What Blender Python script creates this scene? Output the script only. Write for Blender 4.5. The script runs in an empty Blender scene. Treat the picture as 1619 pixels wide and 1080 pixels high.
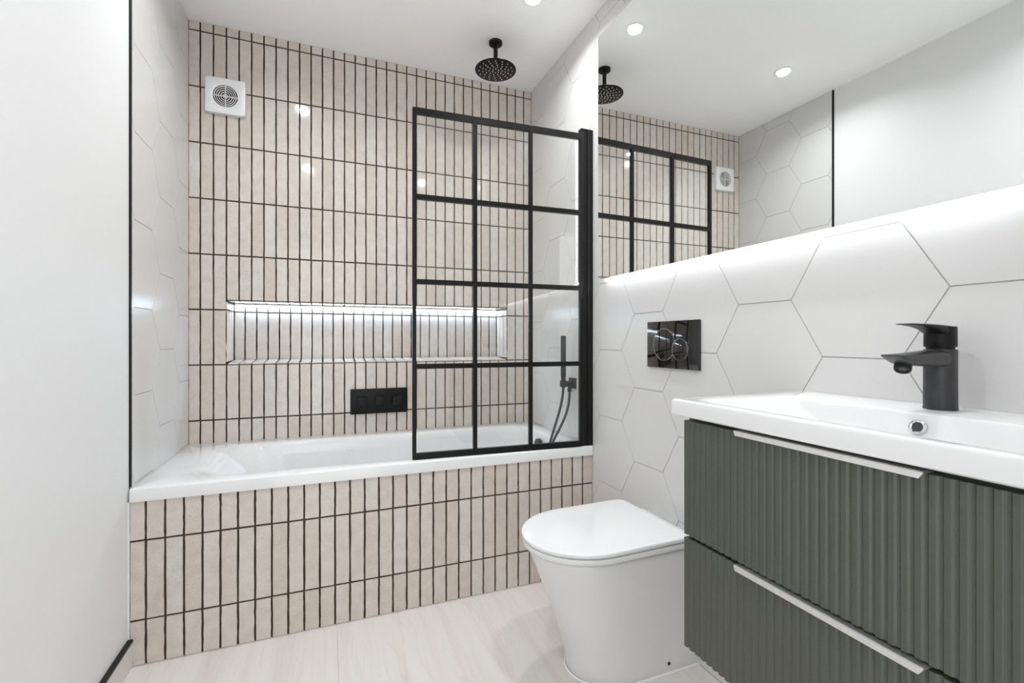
import bpy, bmesh, math, random
from mathutils import Vector, Matrix

S = bpy.context.scene
COL = S.collection
R = random.Random(7)

# ------------------------------------------------------------------ camera
CAMZ = 1.0406
cam_d = bpy.data.cameras.new('camera')
cam = bpy.data.objects.new('camera', cam_d)
COL.objects.link(cam)
cam.location = (0, 0, CAMZ)
cam.rotation_euler = (math.pi / 2, 0, -0.37592)
cam_d.sensor_width = 36.0
cam_d.lens = 740.34 / 1619 * 36.0
cam_d.shift_y = -1.25 / 1619
cam_d.clip_start = 0.02
S.camera = cam

# ------------------------------------------------------------------ world, exposure
w = bpy.data.worlds.new('world')
S.world = w
w.use_nodes = True
w.node_tree.nodes['Background'].inputs[0].default_value = (0.97, 0.985, 1.0, 1)
w.node_tree.nodes['Background'].inputs[1].default_value = 2.0   # added fill light, entering by the doorway behind the camera
S.view_settings.view_transform = 'Standard'
S.view_settings.look = 'None'
S.view_settings.gamma = 1
S.view_settings.use_curve_mapping = False
S.view_settings.exposure = 0.18
S.cycles.max_bounces = 16
S.cycles.diffuse_bounces = 10
S.cycles.glossy_bounces = 8
S.cycles.transparent_max_bounces = 16

LAMP = 25.0         # radiance of a downlight lens
WATT = 4.5          # power of the lamp behind each lens
LED = 36.0         # radiance of the mirror's LED beads
NICHE = 66.0        # radiance of the niche LED profile

# ------------------------------------------------------------------ dimensions (metres)
XL, XR = -0.5855, 1.1145
YB, YF = 2.5173, -0.20
ZC = 2.50
YP = 1.8343            # bath panel face
P, HB = 0.05185, 0.25483
XB0, ZB0 = -0.59223, 2.45807
XP0, ZP0 = -0.59508, 0.39867
ZBATH = 0.5694
HS = 0.16602           # hexagon side
NX0, NX1, NZ0, NZ1, NDEP = -0.4367, 0.9633, 0.9293, 1.2285, 0.17


# ------------------------------------------------------------------ materials
def new_mat(name):
    m = bpy.data.materials.new(name)
    m.use_nodes = True
    nt = m.node_tree
    return m, nt, nt.nodes['Principled BSDF']


def simple(name, col, rough, metal=0.0, coat=0.0, spec=0.5, noise=0.0, scale=30.0, bump=0.0):
    m, nt, b = new_mat(name)
    b.inputs['Base Color'].default_value = (*col, 1)
    b.inputs['Roughness'].default_value = rough
    b.inputs['Metallic'].default_value = metal
    b.inputs['Specular IOR Level'].default_value = spec
    b.inputs['Coat Weight'].default_value = coat
    if noise or bump:
        tc = nt.nodes.new('ShaderNodeTexCoord')
        n = nt.nodes.new('ShaderNodeTexNoise')
        n.inputs['Scale'].default_value = scale
        n.inputs['Detail'].default_value = 4
        nt.links.new(tc.outputs['Object'], n.inputs['Vector'])
        if noise:
            r = nt.nodes.new('ShaderNodeValToRGB')
            r.color_ramp.elements[0].position = 0.3
            r.color_ramp.elements[1].position = 0.7
            r.color_ramp.elements[0].color = (*[c * (1 - noise) for c in col], 1)
            r.color_ramp.elements[1].color = (*[min(1, c * (1 + noise)) for c in col], 1)
            nt.links.new(n.outputs['Fac'], r.inputs['Fac'])
            nt.links.new(r.outputs['Color'], b.inputs['Base Color'])
        if bump:
            bp = nt.nodes.new('ShaderNodeBump')
            bp.inputs['Strength'].default_value = bump
            bp.inputs['Distance'].default_value = 0.002
            nt.links.new(n.outputs['Fac'], bp.inputs['Height'])
            nt.links.new(bp.outputs['Normal'], b.inputs['Normal'])
    return m


def emitter(name, col, strength):
    m, nt, b = new_mat(name)
    b.inputs['Base Color'].default_value = (0.9, 0.9, 0.9, 1)
    b.inputs['Emission Color'].default_value = (*col, 1)
    b.inputs['Emission Strength'].default_value = strength
    return m


def beige_tile():
    m, nt, b = new_mat('glazed_beige_tile')
    N, L = nt.nodes.new, nt.links.new
    tc = N('ShaderNodeTexCoord')
    oi = N('ShaderNodeObjectInfo')
    off = N('ShaderNodeVectorMath'); off.operation = 'SCALE'
    comb = N('ShaderNodeCombineXYZ')
    for i in range(3):
        L(oi.outputs['Random'], comb.inputs[i])
    L(comb.outputs[0], off.inputs[0]); off.inputs['Scale'].default_value = 37.0
    add = N('ShaderNodeVectorMath'); add.operation = 'ADD'
    L(tc.outputs['Object'], add.inputs[0]); L(off.outputs[0], add.inputs[1])
    ramp = N('ShaderNodeValToRGB')           # tone differs from tile to tile
    e = ramp.color_ramp.elements
    e[0].color = (0.635, 0.558, 0.493, 1)
    e[1].color = (0.680, 0.632, 0.583, 1)
    x = ramp.color_ramp.elements.new(0.5); x.color = (0.665, 0.597, 0.539, 1)
    L(oi.outputs['Random'], ramp.inputs['Fac'])
    cl = N('ShaderNodeTexNoise'); cl.inputs['Scale'].default_value = 28; cl.inputs['Detail'].default_value = 3
    L(add.outputs[0], cl.inputs['Vector'])
    mx = N('ShaderNodeMix'); mx.data_type = 'RGBA'; mx.blend_type = 'MULTIPLY'
    r2 = N('ShaderNodeValToRGB')
    r2.color_ramp.elements[0].position = 0.3; r2.color_ramp.elements[0].color = (0.90, 0.89, 0.88, 1)
    r2.color_ramp.elements[1].position = 0.7; r2.color_ramp.elements[1].color = (1, 1, 1, 1)
    L(cl.outputs['Fac'], r2.inputs['Fac'])
    mx.inputs[0].default_value = 1.0
    L(ramp.outputs['Color'], mx.inputs[6]); L(r2.outputs['Color'], mx.inputs[7])
    sp = N('ShaderNodeTexNoise'); sp.inputs['Scale'].default_value = 420; sp.inputs['Detail'].default_value = 1
    L(add.outputs[0], sp.inputs['Vector'])
    r3 = N('ShaderNodeValToRGB')              # fine brown specks in the glaze
    r3.color_ramp.elements[0].position = 0.27; r3.color_ramp.elements[0].color = (0.62, 0.52, 0.44, 1)
    r3.color_ramp.elements[1].position = 0.34; r3.color_ramp.elements[1].color = (1, 1, 1, 1)
    L(sp.outputs['Fac'], r3.inputs['Fac'])
    mx2 = N('ShaderNodeMix'); mx2.data_type = 'RGBA'; mx2.blend_type = 'MULTIPLY'
    mx2.inputs[0].default_value = 1.0
    L(mx.outputs[2], mx2.inputs[6]); L(r3.outputs['Color'], mx2.inputs[7])
    L(mx2.outputs[2], b.inputs['Base Color'])
    b.inputs['Roughness'].default_value = 0.07
    bp = N('ShaderNodeBump'); bp.inputs['Strength'].default_value = 0.03; bp.inputs['Distance'].default_value = 0.002
    L(cl.outputs['Fac'], bp.inputs['Height']); L(bp.outputs['Normal'], b.inputs['Normal'])
    return m


def floor_mat():
    m, nt, b = new_mat('veined_stone_floor')
    N, L = nt.nodes.new, nt.links.new
    tc = N('ShaderNodeTexCoord')
    oi = N('ShaderNodeObjectInfo')
    mp = N('ShaderNodeMapping')
    mp.inputs['Rotation'].default_value = (0, 0, math.radians(4))
    mp.inputs['Scale'].default_value = (10.0, 0.7, 1)
    L(tc.outputs['Object'], mp.inputs['Vector'])
    add = N('ShaderNodeVectorMath'); add.operation = 'ADD'
    comb = N('ShaderNodeCombineXYZ')
    mul = N('ShaderNodeMath'); mul.operation = 'MULTIPLY'; mul.inputs[1].default_value = 11
    L(oi.outputs['Random'], mul.inputs[0]); L(mul.outputs[0], comb.inputs[0]); L(mul.outputs[0], comb.inputs[1])
    L(mp.outputs[0], add.inputs[0]); L(comb.outputs[0], add.inputs[1])
    n = N('ShaderNodeTexNoise'); n.inputs['Scale'].default_value = 1.6; n.inputs['Detail'].default_value = 7
    n.inputs['Roughness'].default_value = 0.6; n.inputs['Distortion'].default_value = 0.4
    L(add.outputs[0], n.inputs['Vector'])
    r = N('ShaderNodeValToRGB')
    els = r.color_ramp.elements
    els[0].position = 0.28; els[0].color = (0.61, 0.565, 0.53, 1)
    els[1].position = 0.72; els[1].color = (0.685, 0.66, 0.635, 1)
    x = els.new(0.42); x.color = (0.655, 0.615, 0.585, 1)
    x = els.new(0.5); x.color = (0.675, 0.645, 0.615, 1)
    L(n.outputs['Fac'], r.inputs['Fac'])
    n2 = N('ShaderNodeTexNoise'); n2.inputs['Scale'].default_value = 2.2; n2.inputs['Detail'].default_value = 3
    n2.inputs['Distortion'].default_value = 0.05
    L(add.outputs[0], n2.inputs['Vector'])
    r2 = N('ShaderNodeValToRGB')              # thin darker veins
    e2 = r2.color_ramp.elements
    e2[0].position = 0.485; e2[0].color = (1, 1, 1, 1)
    e2[1].position = 0.515; e2[1].color = (1, 1, 1, 1)
    x = e2.new(0.5); x.color = (0.95, 0.935, 0.925, 1)
    L(n2.outputs['Fac'], r2.inputs['Fac'])
    mx = N('ShaderNodeMix'); mx.data_type = 'RGBA'; mx.blend_type = 'MULTIPLY'; mx.inputs[0].default_value = 1
    L(r.outputs['Color'], mx.inputs[6]); L(r2.outputs['Color'], mx.inputs[7])
    L(mx.outputs[2], b.inputs['Base Color'])
    b.inputs['Roughness'].default_value = 0.38
    return m


def thin_glass():
    m = bpy.data.materials.new('clear_glass')
    m.use_nodes = True
    nt = m.node_tree
    nt.nodes.clear()
    N, L = nt.nodes.new, nt.links.new
    out = N('ShaderNodeOutputMaterial')
    tr = N('ShaderNodeBsdfTransparent'); tr.inputs[0].default_value = (0.99, 0.996, 0.991, 1)
    gl = N('ShaderNodeBsdfGlossy'); gl.inputs['Roughness'].default_value = 0.0
    gl.inputs[0].default_value = (1, 1, 1, 1)
    g = N('ShaderNodeNewGeometry')
    d = N('ShaderNodeVectorMath'); d.operation = 'DOT_PRODUCT'
    L(g.outputs['Normal'], d.inputs[0]); L(g.outputs['Incoming'], d.inputs[1])
    ab = N('ShaderNodeMath'); ab.operation = 'ABSOLUTE'; L(d.outputs['Value'], ab.inputs[0])
    om = N('ShaderNodeMath'); om.operation = 'SUBTRACT'; om.inputs[0].default_value = 1.0; L(ab.outputs[0], om.inputs[1])
    pw = N('ShaderNodeMath'); pw.operation = 'POWER'; pw.inputs[1].default_value = 5.0; L(om.outputs[0], pw.inputs[0])
    ma = N('ShaderNodeMath'); ma.operation = 'MULTIPLY_ADD'; ma.inputs[1].default_value = 0.955; ma.inputs[2].default_value = 0.045
    L(pw.outputs[0], ma.inputs[0])
    mix = N('ShaderNodeMixShader')
    L(ma.outputs[0], mix.inputs[0]); L(tr.outputs[0], mix.inputs[1]); L(gl.outputs[0], mix.inputs[2])
    L(mix.outputs[0], out.inputs['Surface'])
    return m


M = dict(
    paint=simple('white_wall_paint', (0.77, 0.77, 0.77), 0.55, bump=0.05, scale=120),
    ceiling=simple('white_ceiling_paint', (0.95, 0.95, 0.95), 0.6, bump=0.03, scale=90),
    hex=simple('satin_white_hexagon_tile', (0.655, 0.648, 0.638), 0.25, noise=0.012, scale=6),
    hexgrout=simple('pale_grey_grout', (0.42, 0.41, 0.39), 0.9, noise=0.1, scale=200),
    grout=simple('dark_brown_grout', (0.058, 0.038, 0.027), 0.95, noise=0.35, scale=260, bump=0.4),
    tile=beige_tile(),
    floor=floor_mat(),
    floorgrout=simple('floor_grout', (0.42, 0.39, 0.36), 0.9, noise=0.1, scale=150),
    acrylic=simple('white_acrylic', (0.76, 0.76, 0.76), 0.06, noise=0.005, scale=3),
    ceramic=simple('white_ceramic', (0.72, 0.72, 0.72), 0.05, noise=0.005, scale=3),
    plastic=simple('white_plastic', (0.80, 0.80, 0.81), 0.3, noise=0.01, scale=20),
    lid=simple('white_seat_plastic', (0.74, 0.74, 0.74), 0.16, noise=0.005, scale=4),
    black=simple('matt_black_metal', (0.008, 0.008, 0.0075), 0.38, spec=0.22, noise=0.15, scale=60),
    tapblack=simple('worn_matt_black', (0.034, 0.034, 0.036), 0.38, noise=0.3, scale=45),
    blackgloss=simple('gloss_black', (0.006, 0.006, 0.006), 0.03, coat=0.5, noise=0.1, scale=10),
    blackgap=simple('dark_gap', (0.01, 0.01, 0.01), 0.8, noise=0.1, scale=10),
    chrome=simple('chrome', (0.75, 0.75, 0.76), 0.08, metal=1.0, noise=0.02, scale=20),
    alu=simple('brushed_aluminium', (0.78, 0.77, 0.75), 0.32, metal=0.85, noise=0.05, scale=150),
    green=simple('sage_green_lacquer', (0.070, 0.077, 0.060), 0.32, noise=0.03, scale=25),
    mirror=simple('mirror_silver', (0.90, 0.92, 0.91), 0.0, metal=1.0),
    glass=thin_glass(),
    fanin=simple('fan_duct', (0.06, 0.046, 0.036), 0.8, noise=0.1, scale=30),
    lamp=emitter('lamp_lens', (0.95, 0.98, 1.0), LAMP),
    led=emitter('led_bead_light', (0.93, 0.95, 1.0), LED),
    ledside=emitter('side_led_bead_light', (0.93, 0.95, 1.0), LED * 0.25),
    nled=emitter('niche_led_light', (0.60, 0.78, 1.0), NICHE),
    blue=emitter('blue_indicator', (0.35, 0.4, 1.0), 0.7),
    nozzle=simple('pale_silicone_nozzle', (0.7, 0.7, 0.68), 0.5, noise=0.05, scale=50),
    hose=simple('black_hose_braid', (0.02, 0.02, 0.02), 0.4, noise=0.3, scale=300, bump=0.5),
)


# ------------------------------------------------------------------ mesh helpers
def link(o, parent=None):
    COL.objects.link(o)
    if parent is not None:
        o.parent = parent
    return o


def mobj(name, verts, faces, mat, parent=None, smooth=False, fix=True):
    me = bpy.data.meshes.new(name)
    me.from_pydata([tuple(v) for v in verts], [], faces)
    if fix:
        b = bmesh.new(); b.from_mesh(me)
        bmesh.ops.recalc_face_normals(b, faces=b.faces)
        b.to_mesh(me); b.free()
    me.materials.append(M[mat])
    if smooth:
        shade(me)
    return link(bpy.data.objects.new(name, me), parent)


def shade(me, ang=40):
    for p in me.polygons:
        p.use_smooth = True
    me.set_sharp_from_angle(angle=math.radians(ang))


def bm_obj(name, b, mat, parent=None, smooth=False, ang=40):
    bmesh.ops.recalc_face_normals(b, faces=b.faces)
    me = bpy.data.meshes.new(name)
    b.to_mesh(me); b.free()
    me.materials.append(M[mat])
    if smooth:
        shade(me, ang)
    return link(bpy.data.objects.new(name, me), parent)


def add_box(b, x0, x1, y0, y1, z0, z1, bev=0.0, seg=2):
    vs = [b.verts.new((x, y, z)) for z in (z0, z1) for y in (y0, y1) for x in (x0, x1)]
    fs = [(0, 1, 3, 2), (4, 6, 7, 5), (0, 4, 5, 1), (1, 5, 7, 3), (3, 7, 6, 2), (2, 6, 4, 0)]
    faces = [b.faces.new([vs[i] for i in f]) for f in fs]
    if bev:
        edges = list({e for f in faces for e in f.edges})
        bmesh.ops.bevel(b, geom=edges, offset=bev, segments=seg, affect='EDGES', profile=0.6)


def box(name, x0, x1, y0, y1, z0, z1, mat, parent=None, bev=0.0, seg=2):
    b = bmesh.new()
    add_box(b, x0, x1, y0, y1, z0, z1, bev, seg)
    return bm_obj(name, b, mat, parent, smooth=bev > 0, ang=30)


def loft(name, rings, mat, parent=None, cap0=True, cap1=True, smooth=True, ang=40):
    n = len(rings[0])
    vs = [p for r in rings for p in r]
    fs = []
    for k in range(len(rings) - 1):
        for i in range(n):
            j = (i + 1) % n
            fs.append((k * n + i, k * n + j, (k + 1) * n + j, (k + 1) * n + i))
    if cap0:
        fs.append(tuple(range(n))[::-1])
    if cap1:
        fs.append(tuple((len(rings) - 1) * n + i for i in range(n)))
    o = mobj(name, vs, fs, mat, parent)
    if smooth:
        shade(o.data, ang)
    return o


def lathe(name, prof, mat, parent=None, centre=(0, 0, 0), axis='Z', n=40, ang=35, caps=True):
    """prof: (radius, height) pairs along the axis"""
    rings = []
    for r, h in prof:
        ring = []
        for i in range(n):
            a = 2 * math.pi * i / n
            u, v = r * math.cos(a), r * math.sin(a)
            p = {'Z': (u, v, h), 'X': (h, u, v), 'Y': (u, h, v)}[axis]
            ring.append((centre[0] + p[0], centre[1] + p[1], centre[2] + p[2]))
        rings.append(ring)
    return loft(name, rings, mat, parent, ang=ang, cap0=caps, cap1=caps)


def rrect(x0, x1, y0, y1, r, z, n=6):
    """rounded rectangle ring, counter-clockwise; r may be 4 radii"""
    rs = r if isinstance(r, (tuple, list)) else (r,) * 4
    pts = []
    cs = ((x1 - rs[0], y1 - rs[0], 0), (x0 + rs[1], y1 - rs[1], 1), (x0 + rs[2], y0 + rs[2], 2), (x1 - rs[3], y0 + rs[3], 3))
    for (cx, cy, q), rr in zip(cs, rs):
        for i in range(n + 1):
            a = math.pi / 2 * (q + i / n)
            pts.append((cx + rr * math.cos(a), cy + rr * math.sin(a), z))
    return pts


def tube(name, pts, rad, mat, parent=None, n=12):
    pts = [Vector(p) for p in pts]
    rings = []
    up = Vector((0, 1, 0))
    for i, p in enumerate(pts):
        t = (pts[min(i + 1, len(pts) - 1)] - pts[max(i - 1, 0)]).normalized()
        a = t.cross(up)
        if a.length < 1e-3:
            a = t.cross(Vector((1, 0, 0)))
        a.normalize()
        c = t.cross(a)
        rr = rad[i] if isinstance(rad, list) else rad
        rings.append([p + a * rr * math.cos(2 * math.pi * k / n) + c * rr * math.sin(2 * math.pi * k / n) for k in range(n)])
    return loft(name, rings, mat, parent)


def bez(p0, p1, p2, p3, n):
    p0, p1, p2, p3 = map(Vector, (p0, p1, p2, p3))
    return [(1 - t) ** 3 * p0 + 3 * (1 - t) ** 2 * t * p1 + 3 * (1 - t) * t * t * p2 + t ** 3 * p3 for t in [i / n for i in range(n + 1)]]


def thing(name, label, cat, loc=(0, 0, 0), rz=0.0, group=None, kind=None):
    o = bpy.data.objects.new(name, None)
    o.empty_display_size = 0.05
    COL.objects.link(o)
    o.location = loc
    o.rotation_euler = (0, 0, rz)
    return tag(o, label, cat, group, kind)


def tag(o, label, cat, group=None, kind=None):
    o['label'] = label
    o['category'] = cat
    if group:
        o['group'] = group
    if kind:
        o['kind'] = kind
    return o


# ------------------------------------------------------------------ tiles
TILE_CACHE = {}
GAP = 0.0058


def tile_mesh(w, h, var):
    """one hand-made tile, lying in x (width) and z (height), face at y = 0 towards -y"""
    key = (round(w, 4), round(h, 4), var)
    if key in TILE_CACHE:
        return TILE_CACHE[key]
    rr = random.Random(hash(key) & 0xffff)
    nl = 7 if h > 0.12 else (3 if h > 0.05 else 1)
    amp = 0.0008
    pts = []
    for i in range(nl + 1):
        pts.append((-w / 2, -h / 2 + h * i / nl))
    for i in range(nl + 1):
        pts.append((w / 2, h / 2 - h * i / nl))
    front, back = [], []
    for (x, z) in pts:
        jx, jz = rr.uniform(-amp, amp), rr.uniform(-amp, amp) * 0.7
        sx, sz = (1 if x > 0 else -1), (1 if z > 0 else -1)
        zc = abs(abs(z) - h / 2) < 1e-6
        front.append((x + jx - sx * 0.0007, 0.0, z + jz - (sz * 0.0007 if zc else 0)))
        back.append((x + jx + sx * 0.0002, 0.006, z + jz + (sz * 0.0002 if zc else 0)))
    n = len(pts)
    faces = [tuple(range(n))] + [(i, n + i, n + (i + 1) % n, (i + 1) % n) for i in range(n)]
    me = bpy.data.meshes.new('tile')
    me.from_pydata(front + back, [], faces)
    b = bmesh.new(); b.from_mesh(me)
    bmesh.ops.recalc_face_normals(b, faces=b.faces)
    b.normal_update()
    big = max(b.faces, key=lambda f: f.calc_area())
    if big.normal.y > 0:
        bmesh.ops.reverse_faces(b, faces=b.faces)
    b.to_mesh(me); b.free()
    me.materials.append(M['tile'])
    TILE_CACHE[key] = me
    return me


def put_tile(parent, x0, x1, z0, z1, y, rot=(0, 0, 0), mapf=None):
    w, h = x1 - x0 - GAP, z1 - z0 - GAP
    if w < 0.004 or h < 0.004:
        return
    o = bpy.data.objects.new('tile', tile_mesh(w, h, R.randrange(6)))
    cx, cz = (x0 + x1) / 2, (z0 + z1) / 2
    o.location = mapf(cx, cz) if mapf else (cx, y, cz)
    o.rotation_euler = rot
    # the handmade tiles sit a touch uneven
    o.rotation_euler.rotate_axis('X', R.uniform(-0.0025, 0.0025))
    o.rotation_euler.rotate_axis('Z', R.uniform(-0.004, 0.004))
    link(o, parent)


def clip_poly(poly, axis, val, keep_less):
    out = []
    for i in range(len(poly)):
        a, b_ = poly[i], poly[(i + 1) % len(poly)]
        ina = (a[axis] <= val) if keep_less else (a[axis] >= val)
        inb = (b_[axis] <= val) if keep_less else (b_[axis] >= val)
        if ina:
            out.append(a)
        if ina != inb:
            t = (val - a[axis]) / (b_[axis] - a[axis])
            out.append((a[0] + t * (b_[0] - a[0]), a[1] + t * (b_[1] - a[1])))
    return out


def area(poly):
    return sum(a[0] * b_[1] - b_[0] * a[1] for a, b_ in zip(poly, poly[1:] + poly[:1])) / 2


def inset(poly, d):
    """inset a convex counter-clockwise polygon"""
    clean = []
    for p in poly:
        if not clean or math.dist(p, clean[-1]) > 1e-5:
            clean.append(p)
    if math.dist(clean[0], clean[-1]) < 1e-5:
        clean.pop()
    poly = clean
    n = len(poly)
    if n < 3:
        return None
    out = []
    lines = []
    for i in range(n):
        a, b_ = poly[i], poly[(i + 1) % n]
        dx, dy = b_[0] - a[0], b_[1] - a[1]
        l = math.hypot(dx, dy)
        nx, ny = -dy / l, dx / l
        lines.append((nx, ny, nx * a[0] + ny * a[1] + d))
    for i in range(n):
        a, b_ = lines[i - 1], lines[i]
        det = a[0] * b_[1] - a[1] * b_[0]
        if abs(det) < 1e-6:
            out.append((poly[i][0] + b_[0] * d, poly[i][1] + b_[1] * d))
        else:
            out.append(((a[2] * b_[1] - a[1] * b_[2]) / det, (a[0] * b_[2] - a[2] * b_[0]) / det))
    return out if area(out) > 2e-5 else None


def hex_field(parent, X, side, yc, zc, y0, y1, z0, z1):
    """hexagons lying flat edge up on the plane x = X; side = -1 faces -x, +1 faces +x"""
    s, q = HS, math.sqrt(3) * HS
    for i in range(-20, 21):
        cy = yc + 1.5 * s * i
        if cy < y0 - s or cy > y1 + s:
            continue
        for k in range(-12, 12):
            cz = zc + q * k + (q / 2 if i % 2 else 0)
            if cz < z0 - s or cz > z1 + s:
                continue
            poly = [(cy + s * math.cos(math.pi / 3 * a), cz + s * math.sin(math.pi / 3 * a)) for a in range(6)]
            for ax, v, less in ((0, y0, False), (0, y1, True), (1, z0, False), (1, z1, True)):
                if poly:
                    poly = clip_poly(poly, ax, v, less)
            if not poly or len(poly) < 3 or area(poly) < 1e-4:
                continue
            f, bk = inset(poly, 0.0014), inset(poly, 0.0009)
            if not f or not bk or len(f) != len(bk):
                continue
            n = len(f)
            vs = [(X, p[0], p[1]) for p in f] + [(X - side * 0.004, p[0], p[1]) for p in bk]
            fs = [tuple(range(n))] + [(j, (j + 1) % n, n + (j + 1) % n, n + j) for j in range(n)]
            o = mobj('hexagon_tile', vs, fs, 'hex', parent, fix=False)
            if (o.data.polygons[0].normal.x > 0) != (side > 0):
                o.data.flip_normals()


# ================================================================== THE ROOM
# floor ------------------------------------------------------------
floor = box('floor', XL - 0.1, XR + 0.1, YF - 0.1, YB + 0.1, -0.10, -0.002, 'floorgrout')
tag(floor, 'pale veined stone-effect tiled bathroom floor', 'floor', kind='structure')
for xa, xb in ((XL, 0.0325), (0.0335, XR)):
    y = YP + 0.02
    while y > YF:
        ya = max(YF, y - 0.60)
        b = bmesh.new()
        add_box(b, -(xb - xa) / 2, (xb - xa) / 2, -(y - ya) / 2 + 0.0006, (y - ya) / 2 - 0.0006, -0.006, 0.0)
        o = bm_obj('floor_tile', b, 'floor', floor)
        o.location = ((xa + xb) / 2, (y + ya) / 2, 0)
        y = ya

# ceiling ----------------------------------------------------------
ceil = box('ceiling', XL - 0.1, XR + 0.1, YF - 0.1, YB + 0.2, ZC, ZC + 0.1, 'ceiling')
tag(ceil, 'plain white painted ceiling above the bath and basin', 'ceiling', kind='structure')

# back wall with a niche ---------------------------------------------
b = bmesh.new()
yg = YB + 0.0035
add_box(b, XL - 0.1, NX0, yg, YB + 0.22, 0, ZC)
add_box(b, NX1, XR + 0.1, yg, YB + 0.22, 0, ZC)
add_box(b, NX0, NX1, yg, YB + 0.22, 0, NZ0)
add_box(b, NX0, NX1, yg, YB + 0.22, NZ1, ZC)
wb = bm_obj('wall_back', b, 'grout')
tag(wb, 'far wall behind the bath, stacked upright beige tiles with dark grout', 'wall', kind='structure')

EG = GAP / 2 - 0.0006            # tiles run right up to the neighbouring surfaces
cols = [XL - EG] + [XB0 + P * i for i in range(1, 33)] + [XR + EG]
zl = [ZC + EG] + [ZB0 - HB * n for n in range(8)] + [ZBATH - 0.01]
for c in range(33):
    for r in range(len(zl) - 1):
        z1, z0 = zl[r], zl[r + 1]
        if 3 <= c < 30:                     # columns over the niche
            if abs(z1 - (ZB0 - HB * 5)) < 1e-4:
                continue
            if abs(z0 - (ZB0 - HB * 5)) < 1e-4:
                z0 = NZ1
        put_tile(wb, cols[c], cols[c + 1], z0, z1, YB)

# niche lining
b = bmesh.new()
yn = YB + NDEP
zs = NZ0 + 0.011                      # the sill rises a little to the back
add_box(b, NX0, NX1, yn + 0.0035, YB + 0.22, NZ0, NZ1)
wn = bm_obj('wall_niche', b, 'grout')
tag(wn, 'long tiled recess in the beige wall, lit by a light strip', 'niche', kind='structure')
zmid = ZB0 - HB * 5
nc = [NX0 + 0.004] + [XB0 + P * i for i in range(4, 30)] + [NX1 - 0.004]
for c in range(len(nc) - 1):
    put_tile(wn, nc[c], nc[c + 1], zmid, NZ1 - 0.003, yn)
    put_tile(wn, nc[c], nc[c + 1], zs, zmid, yn)
hp = math.pi / 2
# top, sill and the two cheeks, each lined with tiles
yf = YB + 0.001
for c in range(len(nc) - 1):
    xm = (nc[c] + nc[c + 1]) / 2
    put_tile(wn, nc[c], nc[c + 1], 0, NDEP - 0.004, 0, rot=(hp, 0, 0), mapf=lambda u, v: (u, yf + v, NZ1 - 0.0035))
    put_tile(wn, nc[c], nc[c + 1], 0, NDEP - 0.004, 0, rot=(-hp + math.atan(0.011 / NDEP), 0, 0), mapf=lambda u, v: (u, yf + v, NZ0 + 0.0055 + 0.011 * v / NDEP))
for sx, rz in ((NX0 + 0.0035, hp), (NX1 - 0.0035, -hp)):
    for k in range(3):
        a0, a1 = k * NDEP / 3.05, (k + 1) * NDEP / 3.05
        for (q0, q1) in ((zs, zmid), (zmid, NZ1 - 0.004)):
            put_tile(wn, a0, a1, q0, q1, 0, rot=(0, 0, rz), mapf=lambda u, v: (sx, yf + u, v))
# edge grout of the cheeks, head and sill
for (x0, x1, z0, z1) in ((NX0, NX0 + 0.0008, NZ0, NZ1), (NX1 - 0.0008, NX1, NZ0, NZ1), (NX0, NX1, NZ1 - 0.0008, NZ1), (NX0, NX1, NZ0, NZ0 + 0.0008)):
    box('niche_edge', x0, x1, YB + 0.004, yn, z0, z1, 'grout', wn)

# right wall ---------------------------------------------------------
wr = box('wall_right', XR + 0.0018, XR + 0.12, YF - 0.1, YB + 0.22, 0, ZC, 'hexgrout')
tag(wr, 'right wall of large white hexagon tiles behind toilet and basin', 'wall', kind='structure')
hex_field(wr, XR, -1, 0.69468, 1.14537, YF, YB - 0.0005, 0.0, ZC)

# left wall ----------------------------------------------------------
b = bmesh.new()
add_box(b, XL - 0.12, XL - 0.005, YF - 0.1, 1.8440, 0, ZC)
wl = bm_obj('wall_left', b, 'paint')
tag(wl, 'smooth white painted wall on the left', 'wall', kind='structure')
wl2 = box('wall_left_tiled', XL - 0.12, XL - 0.0018, 1.8540, YB + 0.22, 0, ZC, 'hexgrout')
tag(wl2, 'white hexagon tiled wall at the left end of the bath', 'wall', kind='structure')
hex_field(wl2, XL, 1, 1.960, 1.150 + math.sqrt(3) / 2 * HS, 1.8542, YB - 0.0005, ZBATH - 0.02, ZC)
# black metal trims
t1 = box('trim_1', XL - 0.12, XL + 0.0004, 1.8441, 1.8539, ZBATH + 0.002, ZC, 'black', bev=0.0008, seg=1)
tag(t1, 'thin upright black metal tile trim on the left wall', 'trim', kind='structure')
sk = box('baseboard_left', XL - 0.005, XL + 0.0080, YF, YP - 0.0005, 0.0, 0.080, 'floor')
tag(sk, 'stone tile skirting along the foot of the left wall', 'baseboard', kind='structure')
t2 = box('trim_2', XL - 0.005, XL + 0.0100, YF, YP - 0.0005, 0.0802, 0.0885, 'black', bev=0.0008, seg=1)
tag(t2, 'black metal trim capping the stone skirting of the left wall', 'trim', kind='structure')
t3 = box('trim_3', XL - 0.005, XL + 0.0002, 1.8335, 1.8440, 0.0, ZBATH - 0.044, 'plastic')
tag(t3, 'narrow white sealant joint between bath panel and painted wall', 'sealant', kind='structure')
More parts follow.
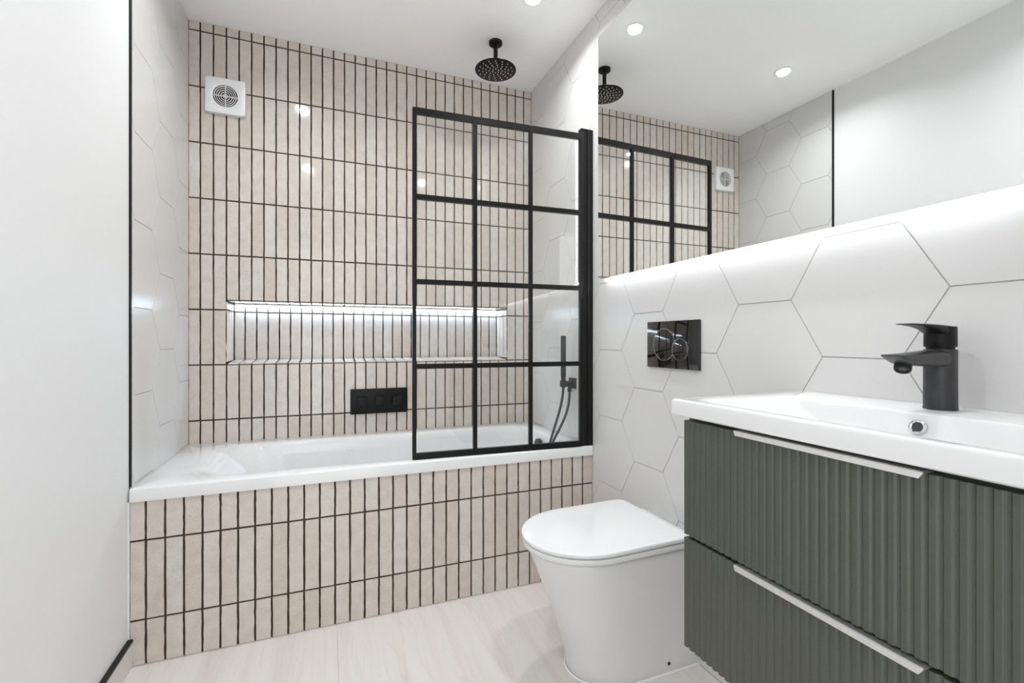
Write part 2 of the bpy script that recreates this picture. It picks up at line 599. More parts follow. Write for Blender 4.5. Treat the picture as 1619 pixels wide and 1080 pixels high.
# wall behind the camera, with an unseen doorway added to let in fill light
DX0, DX1, DZ = -0.48, 0.40, 2.06
b = bmesh.new()
add_box(b, XL - 0.1, DX0, YF - 0.12, YF, 0, ZC)
add_box(b, DX1, XR + 0.1, YF - 0.12, YF, 0, ZC)
add_box(b, DX0, DX1, YF - 0.12, YF, DZ, ZC)
wf = bm_obj('wall_front', b, 'paint')
b = bmesh.new()
add_box(b, DX0, DX0 + 0.03, YF - 0.13, YF + 0.01, 0, DZ)
add_box(b, DX1 - 0.03, DX1, YF - 0.13, YF + 0.01, 0, DZ)
add_box(b, DX0 + 0.03, DX1 - 0.03, YF - 0.13, YF + 0.01, DZ - 0.03, DZ)
dr = bm_obj('added_doorway_1', b, 'plastic')
tag(dr, 'white lining of an unseen doorway added opposite the bath to let in fill light', 'added door frame', kind='structure')
tag(wf, 'white painted wall opposite the bath', 'wall', kind='structure')

# ================================================================== DOWNLIGHTS
spots = [(0.815, 1.822, 'recessed ceiling downlight nearest the shower head'),
         (-0.145, 1.818, 'recessed ceiling downlight above the left half of the bath edge'),
         (0.81, 0.75, 'recessed ceiling downlight above the wash basin'),
         (-0.15, 0.72, 'recessed ceiling downlight near the painted wall, level with the basin')]
proto = None
for (x, y, lab) in spots:
    if proto is None:
        t = thing('downlight', lab, 'ceiling light', (x, y, ZC), group='ceiling downlights')
        lathe('bezel', [(0.0335, -0.0045), (0.0345, -0.0055), (0.041, -0.004), (0.0425, 0.0), (0.0335, 0.0), (0.0335, -0.0045)], 'plastic', t, caps=False)
        lathe('lens', [(0.033, -0.001), (0.0325, -0.005), (0.028, -0.0085), (0.015, -0.0105), (0.0, -0.011)], 'lamp', t)
        proto = t
    else:
        t = thing('downlight', lab, 'ceiling light', (x, y, ZC), group='ceiling downlights')
        for ch in [q for q in proto.children if q.type == 'MESH']:
            c = ch.copy(); link(c, t)
    if 'beam' not in bpy.data.lights:
        ld = bpy.data.lights.new('beam', 'AREA')
        ld.shape = 'DISK'; ld.size = 0.056; ld.energy = WATT; ld.spread = math.radians(150)
        ld.color = (0.95, 0.98, 1.0)
    lo = bpy.data.objects.new('lamp_beam', bpy.data.lights['beam'])
    lo.location = (0, 0, -0.0125)
    link(lo, t)

# ================================================================== BATH
bath = thing('bathtub', 'long white acrylic bathtub between the tiled walls', 'bathtub', (0, 0, 0))
bx0, bx1, by0, by1 = XL + 0.0005, XR - 0.001, 1.8265, YB - 0.001
zb = ZBATH
N_ = 10
rings = [
    rrect(bx0 + 0.004, bx1 - 0.004, by0 + 0.016, by1 - 0.004, 0.003, zb - 0.043, N_),
    rrect(bx0, bx1, by0, by1, 0.004, zb - 0.043, N_),
    rrect(bx0, bx1, by0, by1, 0.004, zb - 0.006, N_),
    rrect(bx0 + 0.001, bx1 - 0.001, by0 + 0.002, by1 - 0.001, 0.004, zb - 0.0015, N_),
    rrect(bx0 + 0.003, bx1 - 0.003, by0 + 0.006, by1 - 0.003, 0.004, zb, N_),
]
# (x0, x1, y0, y1, corner radius, z) down the inside
inner = [(-0.480, 1.035, 1.893, 2.428, 0.12, zb), (-0.466, 1.030, 1.897, 2.424, 0.125, zb - 0.0010), (-0.448, 1.024, 1.902, 2.419, 0.13, zb - 0.0040),
         (-0.425, 1.019, 1.906, 2.414, 0.14, zb - 0.011), (-0.385, 1.013, 1.911, 2.409, 0.15, zb - 0.032), (-0.345, 1.007, 1.916, 2.405, 0.16, zb - 0.065), (-0.305, 1.000, 1.922, 2.400, 0.16, zb - 0.12),
         (-0.250, 0.982, 1.940, 2.385, 0.16, zb - 0.24), (-0.19, 0.96, 1.962, 2.365, 0.15, zb - 0.34), (-0.14, 0.92, 1.995, 2.335, 0.13, zb - 0.385),
         (-0.06, 0.86, 2.04, 2.29, 0.10, zb - 0.40)]
for (a, c, d, e, rr, z) in inner:
    rings.append(rrect(a, c, d, e, rr, z, N_))
loft('tub', rings, 'acrylic', bath, cap0=False, ang=50)
# black overflow filler on the inside of the tap end
ov = lathe('overflow_cover', [(0.0, -0.020), (0.026, -0.020), (0.030, -0.016), (0.031, 0.0), (0.0, 0.004)], 'black', bath, (1.004, 2.158, zb - 0.055), 'X')

# tiled bath panel ---------------------------------------------------
bp_ = box('wall_bath_front', XL + 0.001, XR - 0.001, YP + 0.0035, YP + 0.03, 0.0, zb - 0.044, 'grout')
tag(bp_, 'low beige tiled wall with dark grout below the bathtub rim', 'bath panel', kind='structure')
pc = [XL + 0.0005 - EG] + [XP0 + P * i for i in range(1, 33)] + [XR - 0.001 + EG]
pz = [zb - 0.0425, ZP0, ZP0 - HB, 0.0]
for c in range(33):
    for r in range(3):
        z0 = pz[r + 1] - (EG if r == 2 else 0)
        put_tile(bp_, pc[c], pc[c + 1], z0, pz[r] + (0.003 if r == 0 else 0), YP)

# ================================================================== BATH SCREEN
hx, hy = 1.0520, 1.8360
fx, fy = 0.3135, 1.8690
ang = math.atan2(hy - fy, hx - fx)
Ls = math.hypot(hx - fx, hy - fy)
scr = thing('bath_screen', 'black framed grid glass screen standing on the bath edge', 'shower screen', (fx, fy, 0), ang)
z0s, z1s = 0.5785, 1.9645
bars = [(0.0, 0.0150), (0.2471, 0.2639), (0.4934, 0.5094), (Ls - 0.004, Ls)]
rails = [(1.9400, 1.9645), (1.6020, 1.6220), (1.2650, 1.2850), (0.9285, 0.9485), (0.5785, 0.5940)]
ty = 0.009
for k, (x0, x1) in enumerate(bars):
    nm = 'frame_upright' if k in (0, 3) else 'glazing_bar'
    box(nm, x0, x1, -ty if k in (0, 3) else -ty + 0.0015, ty, z0s, z1s, 'black', scr, bev=0.001, seg=1)
for k, (z0, z1) in enumerate(rails):
    for c in range(3):
        nm = 'frame_rail' if k in (0, 4) else 'glazing_bar'
        box(nm, bars[c][1], bars[c + 1][0], -ty + 0.0005, ty - 0.0005, z0, z1, 'black', scr)
for c in range(3):
    for r in range(4):
        box('glass_pane', bars[c][1] - 0.003, bars[c + 1][0] + 0.002, -0.0025, 0.0025, rails[r + 1][1] - 0.003, rails[r][0] + 0.003, 'glass', scr)
# bottom seal and its blade
box('bottom_seal', 0.0, Ls - 0.002, -0.010, 0.008, 0.5725, 0.5783, 'black', scr, bev=0.0015, seg=2)
box('seal_blade', 0.001, Ls - 0.002, -0.012, 0.004, 0.5697, 0.5723, 'black', scr, bev=0.0008, seg=1)
# hinge profile and wall channel stand square to the wall
hp1 = box('hinge_profile', hx + 0.0005, hx + 0.018, 1.829, 1.853, 0.5705, 1.9840, 'black', None, bev=0.002, seg=2)
hp2 = box('hinge_cover', hx + 0.0185, hx + 0.033, 1.8325, 1.853, 0.5705, 1.9840, 'black', None, bev=0.001, seg=1)
hp3 = box('wall_channel', hx + 0.0335, XR - 0.0003, 1.8285, 1.856, 0.5705, 1.9850, 'black', None, bev=0.002, seg=2)
hp4 = box('channel_cap', hx + 0.0005, XR - 0.0003, 1.8275, 1.857, 1.9852, 1.9885, 'black', None, bev=0.001, seg=1)
inv = (Matrix.Translation((fx, fy, 0)) @ Matrix.Rotation(ang, 4, 'Z')).inverted()
for o in (hp1, hp2, hp3, hp4):
    o.data.transform(inv)
    o.parent = scr

# ================================================================== SHOWER HEAD
shx, shy = 0.7655, 2.158
sh = thing('rain_shower', 'round black rain shower head hanging from the ceiling', 'shower', (shx, shy, ZC))
lathe('ceiling_rose', [(0.0, 0.0), (0.0325, 0.0), (0.0325, -0.011), (0.0315, -0.0125), (0.013, -0.013), (0.013, -0.018)], 'black', sh)
lathe('arm', [(0.0105, -0.010), (0.0105, -0.118)], 'black', sh)
lathe('swivel', [(0.0105, -0.112), (0.016, -0.114), (0.017, -0.126), (0.014, -0.133)], 'black', sh)
lathe('head_plate', [(0.0, -0.1305), (0.05, -0.131), (0.097, -0.1345), (0.100, -0.1365), (0.100, -0.1385), (0.0985, -0.1395), (0.0, -0.1395)], 'black', sh, n=64)
b = bmesh.new()
for ring, cnt in ((0.016, 6), (0.032, 10), (0.048, 12), (0.064, 14), (0.081, 16)):
    for i in range(cnt):
        a = 2 * math.pi * (i + ring * 14) / cnt
        mt = Matrix.Translation((ring * math.cos(a), ring * math.sin(a), -0.1412))
        bmesh.ops.create_cone(b, cap_ends=True, segments=8, radius1=0.0019, radius2=0.0025, depth=0.0034, matrix=mt)
nz = bm_obj('nozzles', b, 'nozzle', sh)
nz['kind'] = 'stuff'

# ================================================================== SHOWER CONTROLS
sc = thing('shower_valve', 'black rectangular shower control plate with three square knobs', 'shower control', (0.2525, YB - 0.0005, 0.7294))
box('cover_plate', -0.143, 0.143, -0.010, 0.0, -0.0642, 0.0642, 'black', sc, bev=0.0015)
for kx, kz, rot in ((-0.0875, 0.0, 0.0), (0.0, 0.001, 0.2), (0.0875, 0.001, 0.0)):
    b = bmesh.new()
    add_box(b, -0.024, 0.024, -0.042, -0.016, -0.024, 0.024, 0.002)
    k = bm_obj('knob', b, 'black', sc, smooth=True, ang=30)
    k.location = (kx, 0, kz); k.rotation_euler = (0, rot, 0)
    st = lathe('knob_stem', [(0.019, -0.0165), (0.019, -0.0095)], 'black', k, axis='Y')

# ================================================================== HAND SHOWER
oy, oz = 2.008, 0.835
wo = thing('shower_outlet', 'black square wall outlet with holder for the hand shower', 'shower bracket', (XR, oy, oz))
box('wall_plate', -0.012, -0.0003, -0.0285, 0.0285, -0.0255, 0.0255, 'black', wo, bev=0.002)
box('arm', -0.050, -0.0115, -0.010, 0.010, -0.017, 0.010, 'black', wo, bev=0.002)
lathe('hose_union', [(0.008, -0.042), (0.0105, -0.040), (0.0105, -0.026), (0.0085, -0.024), (0.0085, -0.014)], 'black', wo, (-0.022, 0, 0))
lathe('holder_ring', [(0.0118, -0.016), (0.0165, -0.016), (0.0165, 0.014), (0.0118, 0.014), (0.0118, -0.016)], 'black', wo, (-0.056, 0, 0), caps=False)
hs_x = XR - 0.056
hs = thing('hand_shower', 'slim black stick hand shower standing in its wall holder', 'hand shower', (hs_x, oy, oz))
lathe('handset', [(0.0, 0.230), (0.0105, 0.2300), (0.0122, 0.2285), (0.0128, 0.222), (0.0128, 0.036), (0.0118, 0.030), (0.0110, 0.028), (0.0110, 0.0165), (0.0108, 0.014), (0.0090, -0.014), (0.0085, -0.020), (0, -0.0205)], 'black', hs)
hose = bez((hs_x, oy, oz - 0.020), (hs_x - 0.004, oy, oz - 0.13), (hs_x - 0.075, oy - 0.02, oz - 0.22), (hs_x - 0.10, oy - 0.03, oz - 0.335), 18)
hose += bez((hs_x - 0.10, oy - 0.03, oz - 0.335), (hs_x - 0.112, oy - 0.035, oz - 0.40), (hs_x - 0.095, oy - 0.03, oz - 0.395), (hs_x - 0.088, oy - 0.025, oz - 0.335), 10)[1:]
hose += bez((hs_x - 0.088, oy - 0.025, oz - 0.335), (hs_x - 0.072, oy - 0.015, oz - 0.24), (XR - 0.022, oy, oz - 0.19), (XR - 0.022, oy, oz - 0.042), 20)[1:]
ho = tube('shower_hose', [(p.x - hs_x, p.y - oy, p.z - oz) for p in hose], 0.0062, 'hose', hs)
ho.name = 'hose'

# ================================================================== EXTRACTOR FAN
fc = (-0.4375, YB, 2.1700)
fan = thing('extractor_fan', 'square white extractor fan with round ringed grille on beige tiles', 'extractor fan', fc)
b = bmesh.new()                                   # square cover with a round opening
n = 48
ro = 0.0505
sq = []
for i in range(n):
    a = 2 * math.pi * i / n
    c_, s_ = math.cos(a), math.sin(a)
    k = min(0.0812 / max(abs(c_), 1e-6), 0.0816 / max(abs(s_), 1e-6))
    k = min(k, 0.1125)
    sq.append((k * c_, k * s_))
def ring_at(pts, y, sc_=1.0):
    return [(p[0] * sc_, y, p[1] * sc_) for p in pts]
circ = [(ro * math.cos(2 * math.pi * i / n), ro * math.sin(2 * math.pi * i / n)) for i in range(n)]
loft('cover', [ring_at(sq, -0.0005), ring_at(sq, -0.017), ring_at(sq, -0.021, 0.985), ring_at(sq, -0.022, 0.96), ring_at(circ, -0.022, 1.02), ring_at(circ, -0.021), ring_at(circ, -0.004)], 'plastic', fan, cap0=False, cap1=False, ang=45)
lathe('duct', [(0.0, -0.0035), (0.0503, -0.0035), (0.0503, -0.0005), (0, -0.0005)], 'fanin', fan, axis='Y')
for rr in (0.0095, 0.0185, 0.0275, 0.0360, 0.0440):
    lathe('grille_ring', [(rr - 0.0013, -0.0168), (rr + 0.0013, -0.0168), (rr + 0.0013, -0.0195), (rr - 0.0013, -0.0195), (rr - 0.0013, -0.0168)], 'plastic', fan, axis='Y', caps=False)
box('grille_spoke', -0.0012, 0.0012, -0.0205, -0.0125, -0.0502, 0.0502, 'plastic', fan)
box('grille_spoke', -0.0502, 0.0502, -0.0204, -0.0126, -0.0012, 0.0012, 'plastic', fan)
lathe('hub', [(0.0, -0.0215), (0.004, -0.021), (0.005, -0.012), (0.0, -0.012)], 'plastic', fan, axis='Y', n=20)
lathe('indicator_light', [(0.0, -0.0226), (0.0022, -0.0224), (0.0024, -0.0215)], 'blue', fan, (-0.0525, 0, -0.0345), axis='Y', n=16)

# ================================================================== MIRROR
my0, my1, mz0, mz1 = 0.392, 1.7240, 1.3005, 2.3335
mir = thing('wall_mirror', 'large rectangular wall mirror with a white light strip glowing behind it', 'mirror', (1.0755, (my0 + my1) / 2, mz0))
oyc = (my0 + my1) / 2
hw, hh = (my1 - my0) / 2, mz1 - mz0
box('mirror_glass', 0.0, 0.005, -hw, hw, 0.0, hh, 'mirror', mir)
ins = 0.014
box('backing_frame', 0.0052, 0.0385, -hw + ins, hw - ins, ins, hh - ins, 'plastic', mir)
def led_run(name, pts_fn, length, axis):
    b = bmesh.new()
    m_ = int(length / 0.0085)
    for i in range(m_):
        u = -length / 2 + (i + 0.5) * length / m_
        pts_fn(b, u)
    return bm_obj(name, b, 'led' if axis == 'b' else 'ledside', mir)
zc_ = hh / 2
runs = [
    ('led_strip', lambda b, u: add_box(b, 0.025, 0.031, u - 0.0027, u + 0.0027, ins - 0.0028, ins - 0.0003), 2 * (hw - ins) - 0.004, 'b'),
    ('led_strip', lambda b, u: add_box(b, 0.012, 0.018, hw - ins + 0.0003, hw - ins + 0.0028, zc_ + u - 0.0027, zc_ + u + 0.0027), hh - 2 * ins - 0.004, 'l'),
    ('led_strip', lambda b, u: add_box(b, 0.012, 0.018, -hw + ins - 0.0028, -hw + ins - 0.0003, zc_ + u - 0.0027, zc_ + u + 0.0027), hh - 2 * ins - 0.004, 'r'),
]
for nm, fn, ln, _ in runs:
    o = led_run(nm, fn, ln, _)
    o['kind'] = 'stuff'

# niche light: a slim profile along the head of the niche, near its back
nl = thing('niche_light', 'slim white light strip along the top of the tiled niche', 'light strip', ((NX0 + NX1) / 2, YB + NDEP - 0.0115, NZ1 - 0.0040))
nw = (NX1 - NX0) / 2 - 0.012
box('profile', -nw, nw, -0.009, 0.009, -0.0060, -0.0002, 'plastic', nl)
box('diffuser', -nw + 0.002, nw - 0.002, -0.0050, 0.0050, -0.0078, -0.0061, 'nled', nl)

# ================================================================== FLUSH PLATE
fp = thing('flush_plate', 'glossy black dual flush plate with two round buttons above the toilet', 'flush plate', (XR, 1.3021, 1.0268))
box('plate', -0.0105, -0.0003, -0.1292, 0.1292, -0.0822, 0.0822, 'blackgloss', fp, bev=0.0012)
for nm, yy, zz, rad, dd in (('large_button', 0.0358, 0.0, 0.0560, 0.0), ('small_button', -0.0452, -0.0168, 0.0378, 0.0012)):
    lathe(nm, [(0.0, -0.0128 - dd), (rad - 0.003, -0.0128 - dd), (rad - 0.0012, -0.0122 - dd), (rad - 0.0008, -0.0100)], 'blackgloss', fp, (0, yy, zz), 'X', n=64)
    lathe(nm.split('_')[0] + '_button_rim', [(rad - 0.0007, -0.0100), (rad - 0.0007, -0.0122 - dd), (rad + 0.0004, -0.0122 - dd), (rad + 0.0004, -0.0100), (rad - 0.0007, -0.0100)], 'chrome', fp, (0, yy, zz), 'X', n=64, caps=False)

# ================================================================== TOILET
TY = 1.3055
def pan(xf, hw_, a, xb, z, r=0.0, n=22, tilt=0.0, inset_=0.0):
    """D-shaped outline: straight sides, elliptical front"""
    xf, hw_, xb = xf + inset_, hw_ - inset_, xb - inset_
    pts = []
    m_ = 5
    if r:
        for i in range(m_ + 1):
            t = math.pi / 2 * i / m_
            pts.append((xb - r + r * math.sin(t), TY + hw_ - r + r * math.cos(t)))
        pts = pts[::-1]
    else:
        pts.append((xb, TY + hw_))
    pts.append(((xb + xf + a) / 2, TY + hw_))
    for i in range(n + 1):
        t = math.pi / 2 - math.pi * i / n
        pts.append((xf + a - a * math.cos(t), TY + hw_ * math.sin(t)))
    pts.append(((xb + xf + a) / 2, TY - hw_))
    if r:
        for i in range(m_ + 1):
            t = math.pi / 2 * i / m_
            pts.append((xb - r + r * math.sin(math.pi / 2 - t) if False else xb - r + r * math.sin(t), TY - hw_ + r - r * math.cos(t)))
    else:
        pts.append((xb, TY - hw_))
    return [(x, y, z + tilt * (x - 0.56)) for x, y in pts]

toi = thing('toilet', 'white back-to-wall toilet with closed lid beside the vanity unit', 'toilet', (1.1, TY, 0))
toi_inv = Matrix.Translation((-1.1, -TY, 0))
def in_toilet(o):
    o.data.transform(toi_inv)
    o.parent = toi
    return o
xb = XR - 0.0008
body = []
prof = [(0.0, 0.712, 0.121, 0.150), (0.004, 0.707, 0.1245, 0.152), (0.03, 0.7045, 0.1255, 0.154), (0.06, 0.700, 0.127, 0.156), (0.13, 0.680, 0.1335, 0.165),
        (0.20, 0.655, 0.1435, 0.175), (0.28, 0.624, 0.156, 0.186), (0.34, 0.600, 0.1665, 0.194), (0.385, 0.582, 0.174, 0.198), (0.397, 0.579, 0.1755, 0.199), (0.4025, 0.582, 0.173, 0.198), (0.4045, 0.590, 0.166, 0.195)]
for z, xf, hw_, a in prof:
    body.append(pan(xf, hw_, a, xb, z))
in_toilet(loft('bowl', body, 'ceramic', None, ang=50))
tl = 0.014
seat = [pan(0.562, 0.1850, 0.200, 1.030, 0.4062, 0.03, tilt=tl, inset_=0.006), pan(0.562, 0.1850, 0.200, 1.030, 0.4075, 0.03, tilt=tl, inset_=0.002), pan(0.562, 0.1850, 0.200, 1.030, 0.411, 0.03, tilt=tl),
        pan(0.562, 0.1850, 0.200, 1.030, 0.4205, 0.03, tilt=tl), pan(0.562, 0.1850, 0.200, 1.030, 0.4232, 0.03, tilt=tl, inset_=0.0006), pan(0.562, 0.1850, 0.200, 1.030, 0.4240, 0.03, tilt=tl, inset_=0.002)]
in_toilet(loft('seat', seat, 'lid', None, ang=60))
lid = [pan(0.560, 0.186, 0.200, 1.033, 0.4275, 0.032, tilt=tl, inset_=0.003), pan(0.560, 0.186, 0.200, 1.033, 0.4282, 0.032, tilt=tl, inset_=0.001), pan(0.560, 0.186, 0.200, 1.033, 0.4300, 0.032, tilt=tl),
       pan(0.560, 0.186, 0.200, 1.033, 0.4375, 0.032, tilt=tl), pan(0.560, 0.186, 0.200, 1.033, 0.4398, 0.032, tilt=tl, inset_=0.0015), pan(0.560, 0.186, 0.200, 1.033, 0.4408, 0.032, tilt=tl, inset_=0.005)]
in_toilet(loft('lid', lid, 'lid', None, ang=60))
for dy in (-0.078, 0.078):
    b = bmesh.new()
    add_box(b, 0.985, 1.025, TY + dy - 0.02, TY + dy + 0.02, 0.4035, 0.4300, 0.004)
    in_toilet(bm_obj('hinge', b, 'lid', None, smooth=True, ang=30))
# rubber stops between seat and lid
for dx, dy in ((0.66, -0.12), (0.66, 0.12)):
    b = bmesh.new()
    add_box(b, dx - 0.01, dx + 0.01, TY + dy - 0.006, TY + dy + 0.006, 0.4245, 0.4300, 0.001)
    in_toilet(bm_obj('seat_buffer', b, 'plastic', None))
in_toilet(lathe('fixing_hole', [(0.0, 0.0), (0.0048, 0.0), (0.0055, 0.0012), (0.0048, 0.004), (0, 0.004)], 'blackgap', None, (0.992, TY - 0.1277, 0.033), 'Y', n=20))
in_toilet(loft('sealant_bead', [pan(0.705, 0.1255, 0.153, xb, 0.0002), pan(0.703, 0.1275, 0.154, xb, 0.0004), pan(0.7035, 0.1268, 0.154, xb, 0.0035), pan(0.7065, 0.1245, 0.153, xb, 0.0055)], 'plastic', None, cap0=False, cap1=False))

# ================================================================== VANITY UNIT
van = thing('vanity_unit', 'wall-hung dark sage green vanity unit with two fluted drawers', 'vanity unit', (0.9, 0.5175, 0.3855))
vinv = Matrix.Translation((-0.9, -0.5175, -0.3855))
def in_van(o, parent=van):
    o.data.transform(vinv)
    o.parent = parent
    return o
vy0, vy1, vz0, vz1 = 0.2345, 0.8005, 0.3855, 0.8715
cxf = 0.7285
b = bmesh.new()
add_box(b, cxf, XR - 0.0005, vy0, vy0 + 0.016, vz0, vz1 + 0.0075)
add_box(b, cxf, XR - 0.0005, vy1 - 0.016, vy1, vz0, vz1 + 0.0075)
add_box(b, cxf, XR - 0.0005, vy0 + 0.016, vy1 - 0.016, vz0, vz0 + 0.016)
add_box(b, XR - 0.012, XR - 0.0005, vy0 + 0.016, vy1 - 0.016, vz0 + 0.016, vz1 - 0.06)
add_box(b, cxf + 0.004, cxf + 0.02, vy0 + 0.016, vy1 - 0.016, 0.600, 0.650)
add_box(b, cxf + 0.004, cxf + 0.012, vy0 + 0.016, vy1 - 0.016, 0.8100, vz1 + 0.0075)
in_van(bm_obj('carcass', b, 'green', None))
NFL = 36
def drawer_front(za, zb_):
    pitch = (vy1 - vy0) / NFL
    shape = ((0.0, 0.0), (0.06, 0.12), (0.36, 0.12), (0.46, 0.30), (0.56, 0.85), (0.62, 1.0), (0.82, 1.0), (0.88, 0.85), (0.95, 0.2))
    pts = [(0.7140 + 0.0036 * d, vy1 - pitch * (k + u)) for k in range(NFL) for u, d in shape] + [(0.7140, vy0)]
    vs, fs = [], []
    for z in (za, zb_):
        vs += [(p[0], p[1], z) for p in pts]
    m_ = len(pts)
    for i in range(m_ - 1):
        fs.append((i, i + 1, m_ + i + 1, m_ + i))
    bi = len(vs)
    vs += [(cxf - 0.0005, vy1, za), (cxf - 0.0005, vy0, za), (cxf - 0.0005, vy1, zb_), (cxf - 0.0005, vy0, zb_)]
    fs += [(bi, bi + 1, bi + 3, bi + 2), (0, bi, bi + 2, m_), (m_ - 1, 2 * m_ - 1, bi + 3, bi + 1)]
    fs.append(tuple(range(m_)) + (bi + 1, bi))
    fs.append(tuple(range(m_, 2 * m_)) + (bi + 3, bi + 2))
    o = mobj('drawer_front', vs, fs, 'green')
    shade(o.data, 50)
    return o
for za, zb_, lab in ((0.6265, 0.8700, 'upper fluted drawer front'), (vz0, 0.6197, 'lower fluted drawer front')):
    d = in_van(drawer_front(za, zb_))
    d['label'] = lab
    top = zb_ + 0.0010
    # folded aluminium edge pull: a flat leaf on the drawer edge and a lip turned down in front
    ya, yb = 0.361, 0.6595
    b = bmesh.new()
    sec = [(0.727, top), (0.727, top + 0.0016), (0.7055, top + 0.0030), (0.7030, top + 0.0018), (0.7015, top - 0.0062), (0.7030, top - 0.0066), (0.7046, top + 0.0004), (0.7065, top + 0.0010)]
    r0 = [b.verts.new((x, ya + (0.0045 if z < top - 0.003 else 0), z)) for x, z in sec]
    r1 = [b.verts.new((x, yb - (0.0045 if z < top - 0.003 else 0), z)) for x, z in sec]
    for i in range(len(sec)):
        j = (i + 1) % len(sec)
        b.faces.new((r0[i], r0[j], r1[j], r1[i]))
    b.faces.new(r0); b.faces.new(r1[::-1])
    h_ = in_van(bm_obj('handle', b, 'alu', None), d)
    h_['label'] = 'slim aluminium edge pull handle'

# wash basin -----------------------------------------------------------
ba = thing('wash_basin', 'white ceramic wash basin on top of the green vanity unit', 'wash basin', (0.9, 0.5175, 0.8793))
binv = Matrix.Translation((-0.9, -0.5175, -0.8793))
def in_ba(o):
    o.data.transform(binv); o.parent = ba
    return o
X0, X1, Y0, Y1, ZT = 0.7000, XR - 0.0005, 0.2110, 0.8240, 0.9145
n_ = 8
rg = [rrect(0.80, 0.94, 0.38, 0.655, 0.05, 0.822, n_),
      rrect(0.755, 0.965, 0.30, 0.735, 0.05, 0.850, n_),
      rrect(0.738, 0.985, 0.255, 0.780, 0.04, 0.8796, n_),
      rrect(X0 + 0.003, X1, Y0 + 0.003, Y1 - 0.003, (0.001, 0.001, 0.008, 0.008), 0.8794, n_),
      rrect(X0, X1, Y0, Y1, (0.001, 0.001, 0.010, 0.010), 0.8820, n_)]
rg = [[(p[0], p[1], p[2]) for p in r] for r in rg]
for dz, di in ((0.0055, 0.0), (0.0025, 0.0010), (0.0008, 0.0028), (0.0, 0.0055)):
    rg.append(rrect(X0 + di, X1 - (0.0 if di == 0 else 0.0004), Y0 + di, Y1 - di, (0.001, 0.001, 0.010, 0.010), ZT - dz, n_))
cav = [(0.7240, 0.9700, 0.250, 0.7600, 0.022, ZT - 0.0002), (0.7265, 0.9675, 0.254, 0.7560, 0.022, ZT - 0.0015), (0.7290, 0.9655, 0.258, 0.7500, 0.022, ZT - 0.0045),
       (0.7330, 0.9610, 0.276, 0.7300, 0.022, ZT - 0.018), (0.7390, 0.9520, 0.310, 0.6900, 0.025, ZT - 0.042), (0.7480, 0.9400, 0.350, 0.6550, 0.03, ZT - 0.066), (0.770, 0.918, 0.385, 0.630, 0.035, ZT - 0.0795), (0.805, 0.885, 0.43, 0.59, 0.03, ZT - 0.083)]
for (a, c, d, e, rr, z) in cav:
    rg.append(rrect(a, c, d, e, rr, z, n_))
in_ba(loft('bowl', rg, 'ceramic', None, ang=35))
oa = math.atan2(0.0135, 0.024)
ovx, ovz = 0.9570, 0.8900
o = lathe('overflow_ring', [(0.0085, -0.0030), (0.0105, -0.0042), (0.0128, -0.0035), (0.0135, -0.0002), (0.0085, 0.002), (0.0085, -0.0030)], 'chrome', None, (0, 0, 0), 'X', n=32, caps=False)
o2 = lathe('overflow_hole', [(0.0, -0.0012), (0.0088, -0.0012), (0.0088, 0.002), (0, 0.002)], 'tapblack', None, (0, 0, 0), 'X', n=24)
for q in (o, o2):
    q.data.transform(Matrix.Translation((ovx, 0.4985, ovz)) @ Matrix.Rotation(0.33, 4, 'Y'))
    in_ba(q)
in_ba(lathe('drain', [(0.0, 0.8345), (0.026, 0.8345), (0.031, 0.833), (0.032, 0.8316)], 'chrome', None, (0.845, 0.51, 0), 'Z'))

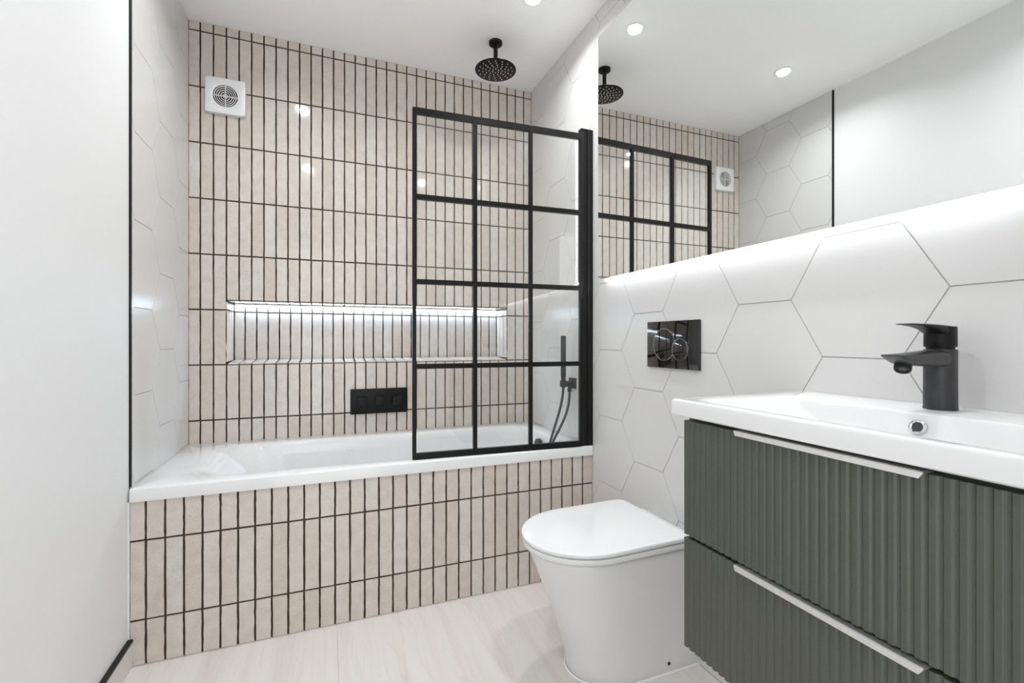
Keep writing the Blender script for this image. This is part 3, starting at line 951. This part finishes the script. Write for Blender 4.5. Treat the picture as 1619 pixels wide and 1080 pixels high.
# tap --------------------------------------------------------------------
tap = thing('basin_tap', 'matt black single lever mixer tap on the wash basin', 'tap', (1.052, 0.5135, ZT))
RB = 0.0245
lathe('body', [(0.0, 0.0002), (RB + 0.0004, 0.0002), (RB + 0.0006, 0.002), (RB, 0.006), (RB - 0.0002, 0.06), (RB, 0.1085), (RB - 0.001, 0.1102), (0.0, 0.1104)], 'tapblack', tap, n=48)
def sec_ring(x, zlo, zhi, hw_, n=20, p=3.2):
    """super-ellipse cross section in y, z"""
    r = []
    for i in range(n):
        a = 2 * math.pi * i / n
        c_, s_ = math.cos(a), math.sin(a)
        r.append((x, hw_ * math.copysign(abs(c_) ** (2 / p), c_), (zlo + zhi) / 2 + (zhi - zlo) / 2 * math.copysign(abs(s_) ** (2 / p), s_)))
    return r
loft('spout', [sec_ring(-0.004, 0.076, 0.1098, 0.0225), sec_ring(-0.03, 0.0785, 0.1092, 0.0215), sec_ring(-0.06, 0.0800, 0.1072, 0.0203), sec_ring(-0.09, 0.0815, 0.1050, 0.0195), sec_ring(-0.118, 0.0850, 0.1035, 0.0190), sec_ring(-0.136, 0.0935, 0.1025, 0.0178), sec_ring(-0.1465, 0.0998, 0.1018, 0.0150)], 'tapblack', tap)
ae = lathe('aerator', [(0.0, 0.001), (0.0075, 0.001), (0.0085, -0.001), (0.0112, -0.0018), (0.0125, 0.0), (0.0128, 0.012), (0.0128, 0.016)], 'black', tap, (0, 0, 0), 'Z', n=32)
ae.location = (-0.1135, -0.001, 0.0755)
ae.rotation_euler = (math.radians(-12), math.radians(34), 0)
ar = lathe('aerator_insert', [(0.0, 0.0005), (0.0060, 0.0), (0.0066, 0.0012)], 'tapblack', ae, (0, 0, 0), 'Z', n=24)
lathe('lever_collar', [(0.0205, 0.1100), (0.0205, 0.1145)], 'black', tap, n=40)
lathe('lever_base', [(0.0, 0.1142), (0.0225, 0.1142), (0.0238, 0.1165), (0.0236, 0.1500), (0.0225, 0.1520), (0.0, 0.1532)], 'black', tap, n=48)
loft('lever', [sec_ring(0.016, 0.1400, 0.1525, 0.0165), sec_ring(0.0, 0.1335, 0.1545, 0.0205), sec_ring(-0.02, 0.1375, 0.1555, 0.0195), sec_ring(-0.04, 0.1455, 0.1562, 0.0170), sec_ring(-0.07, 0.1515, 0.1566, 0.0150), sec_ring(-0.095, 0.1535, 0.1568, 0.0138), sec_ring(-0.112, 0.1542, 0.1564, 0.0110), sec_ring(-0.1165, 0.1549, 0.1556, 0.0070)], 'black', tap)
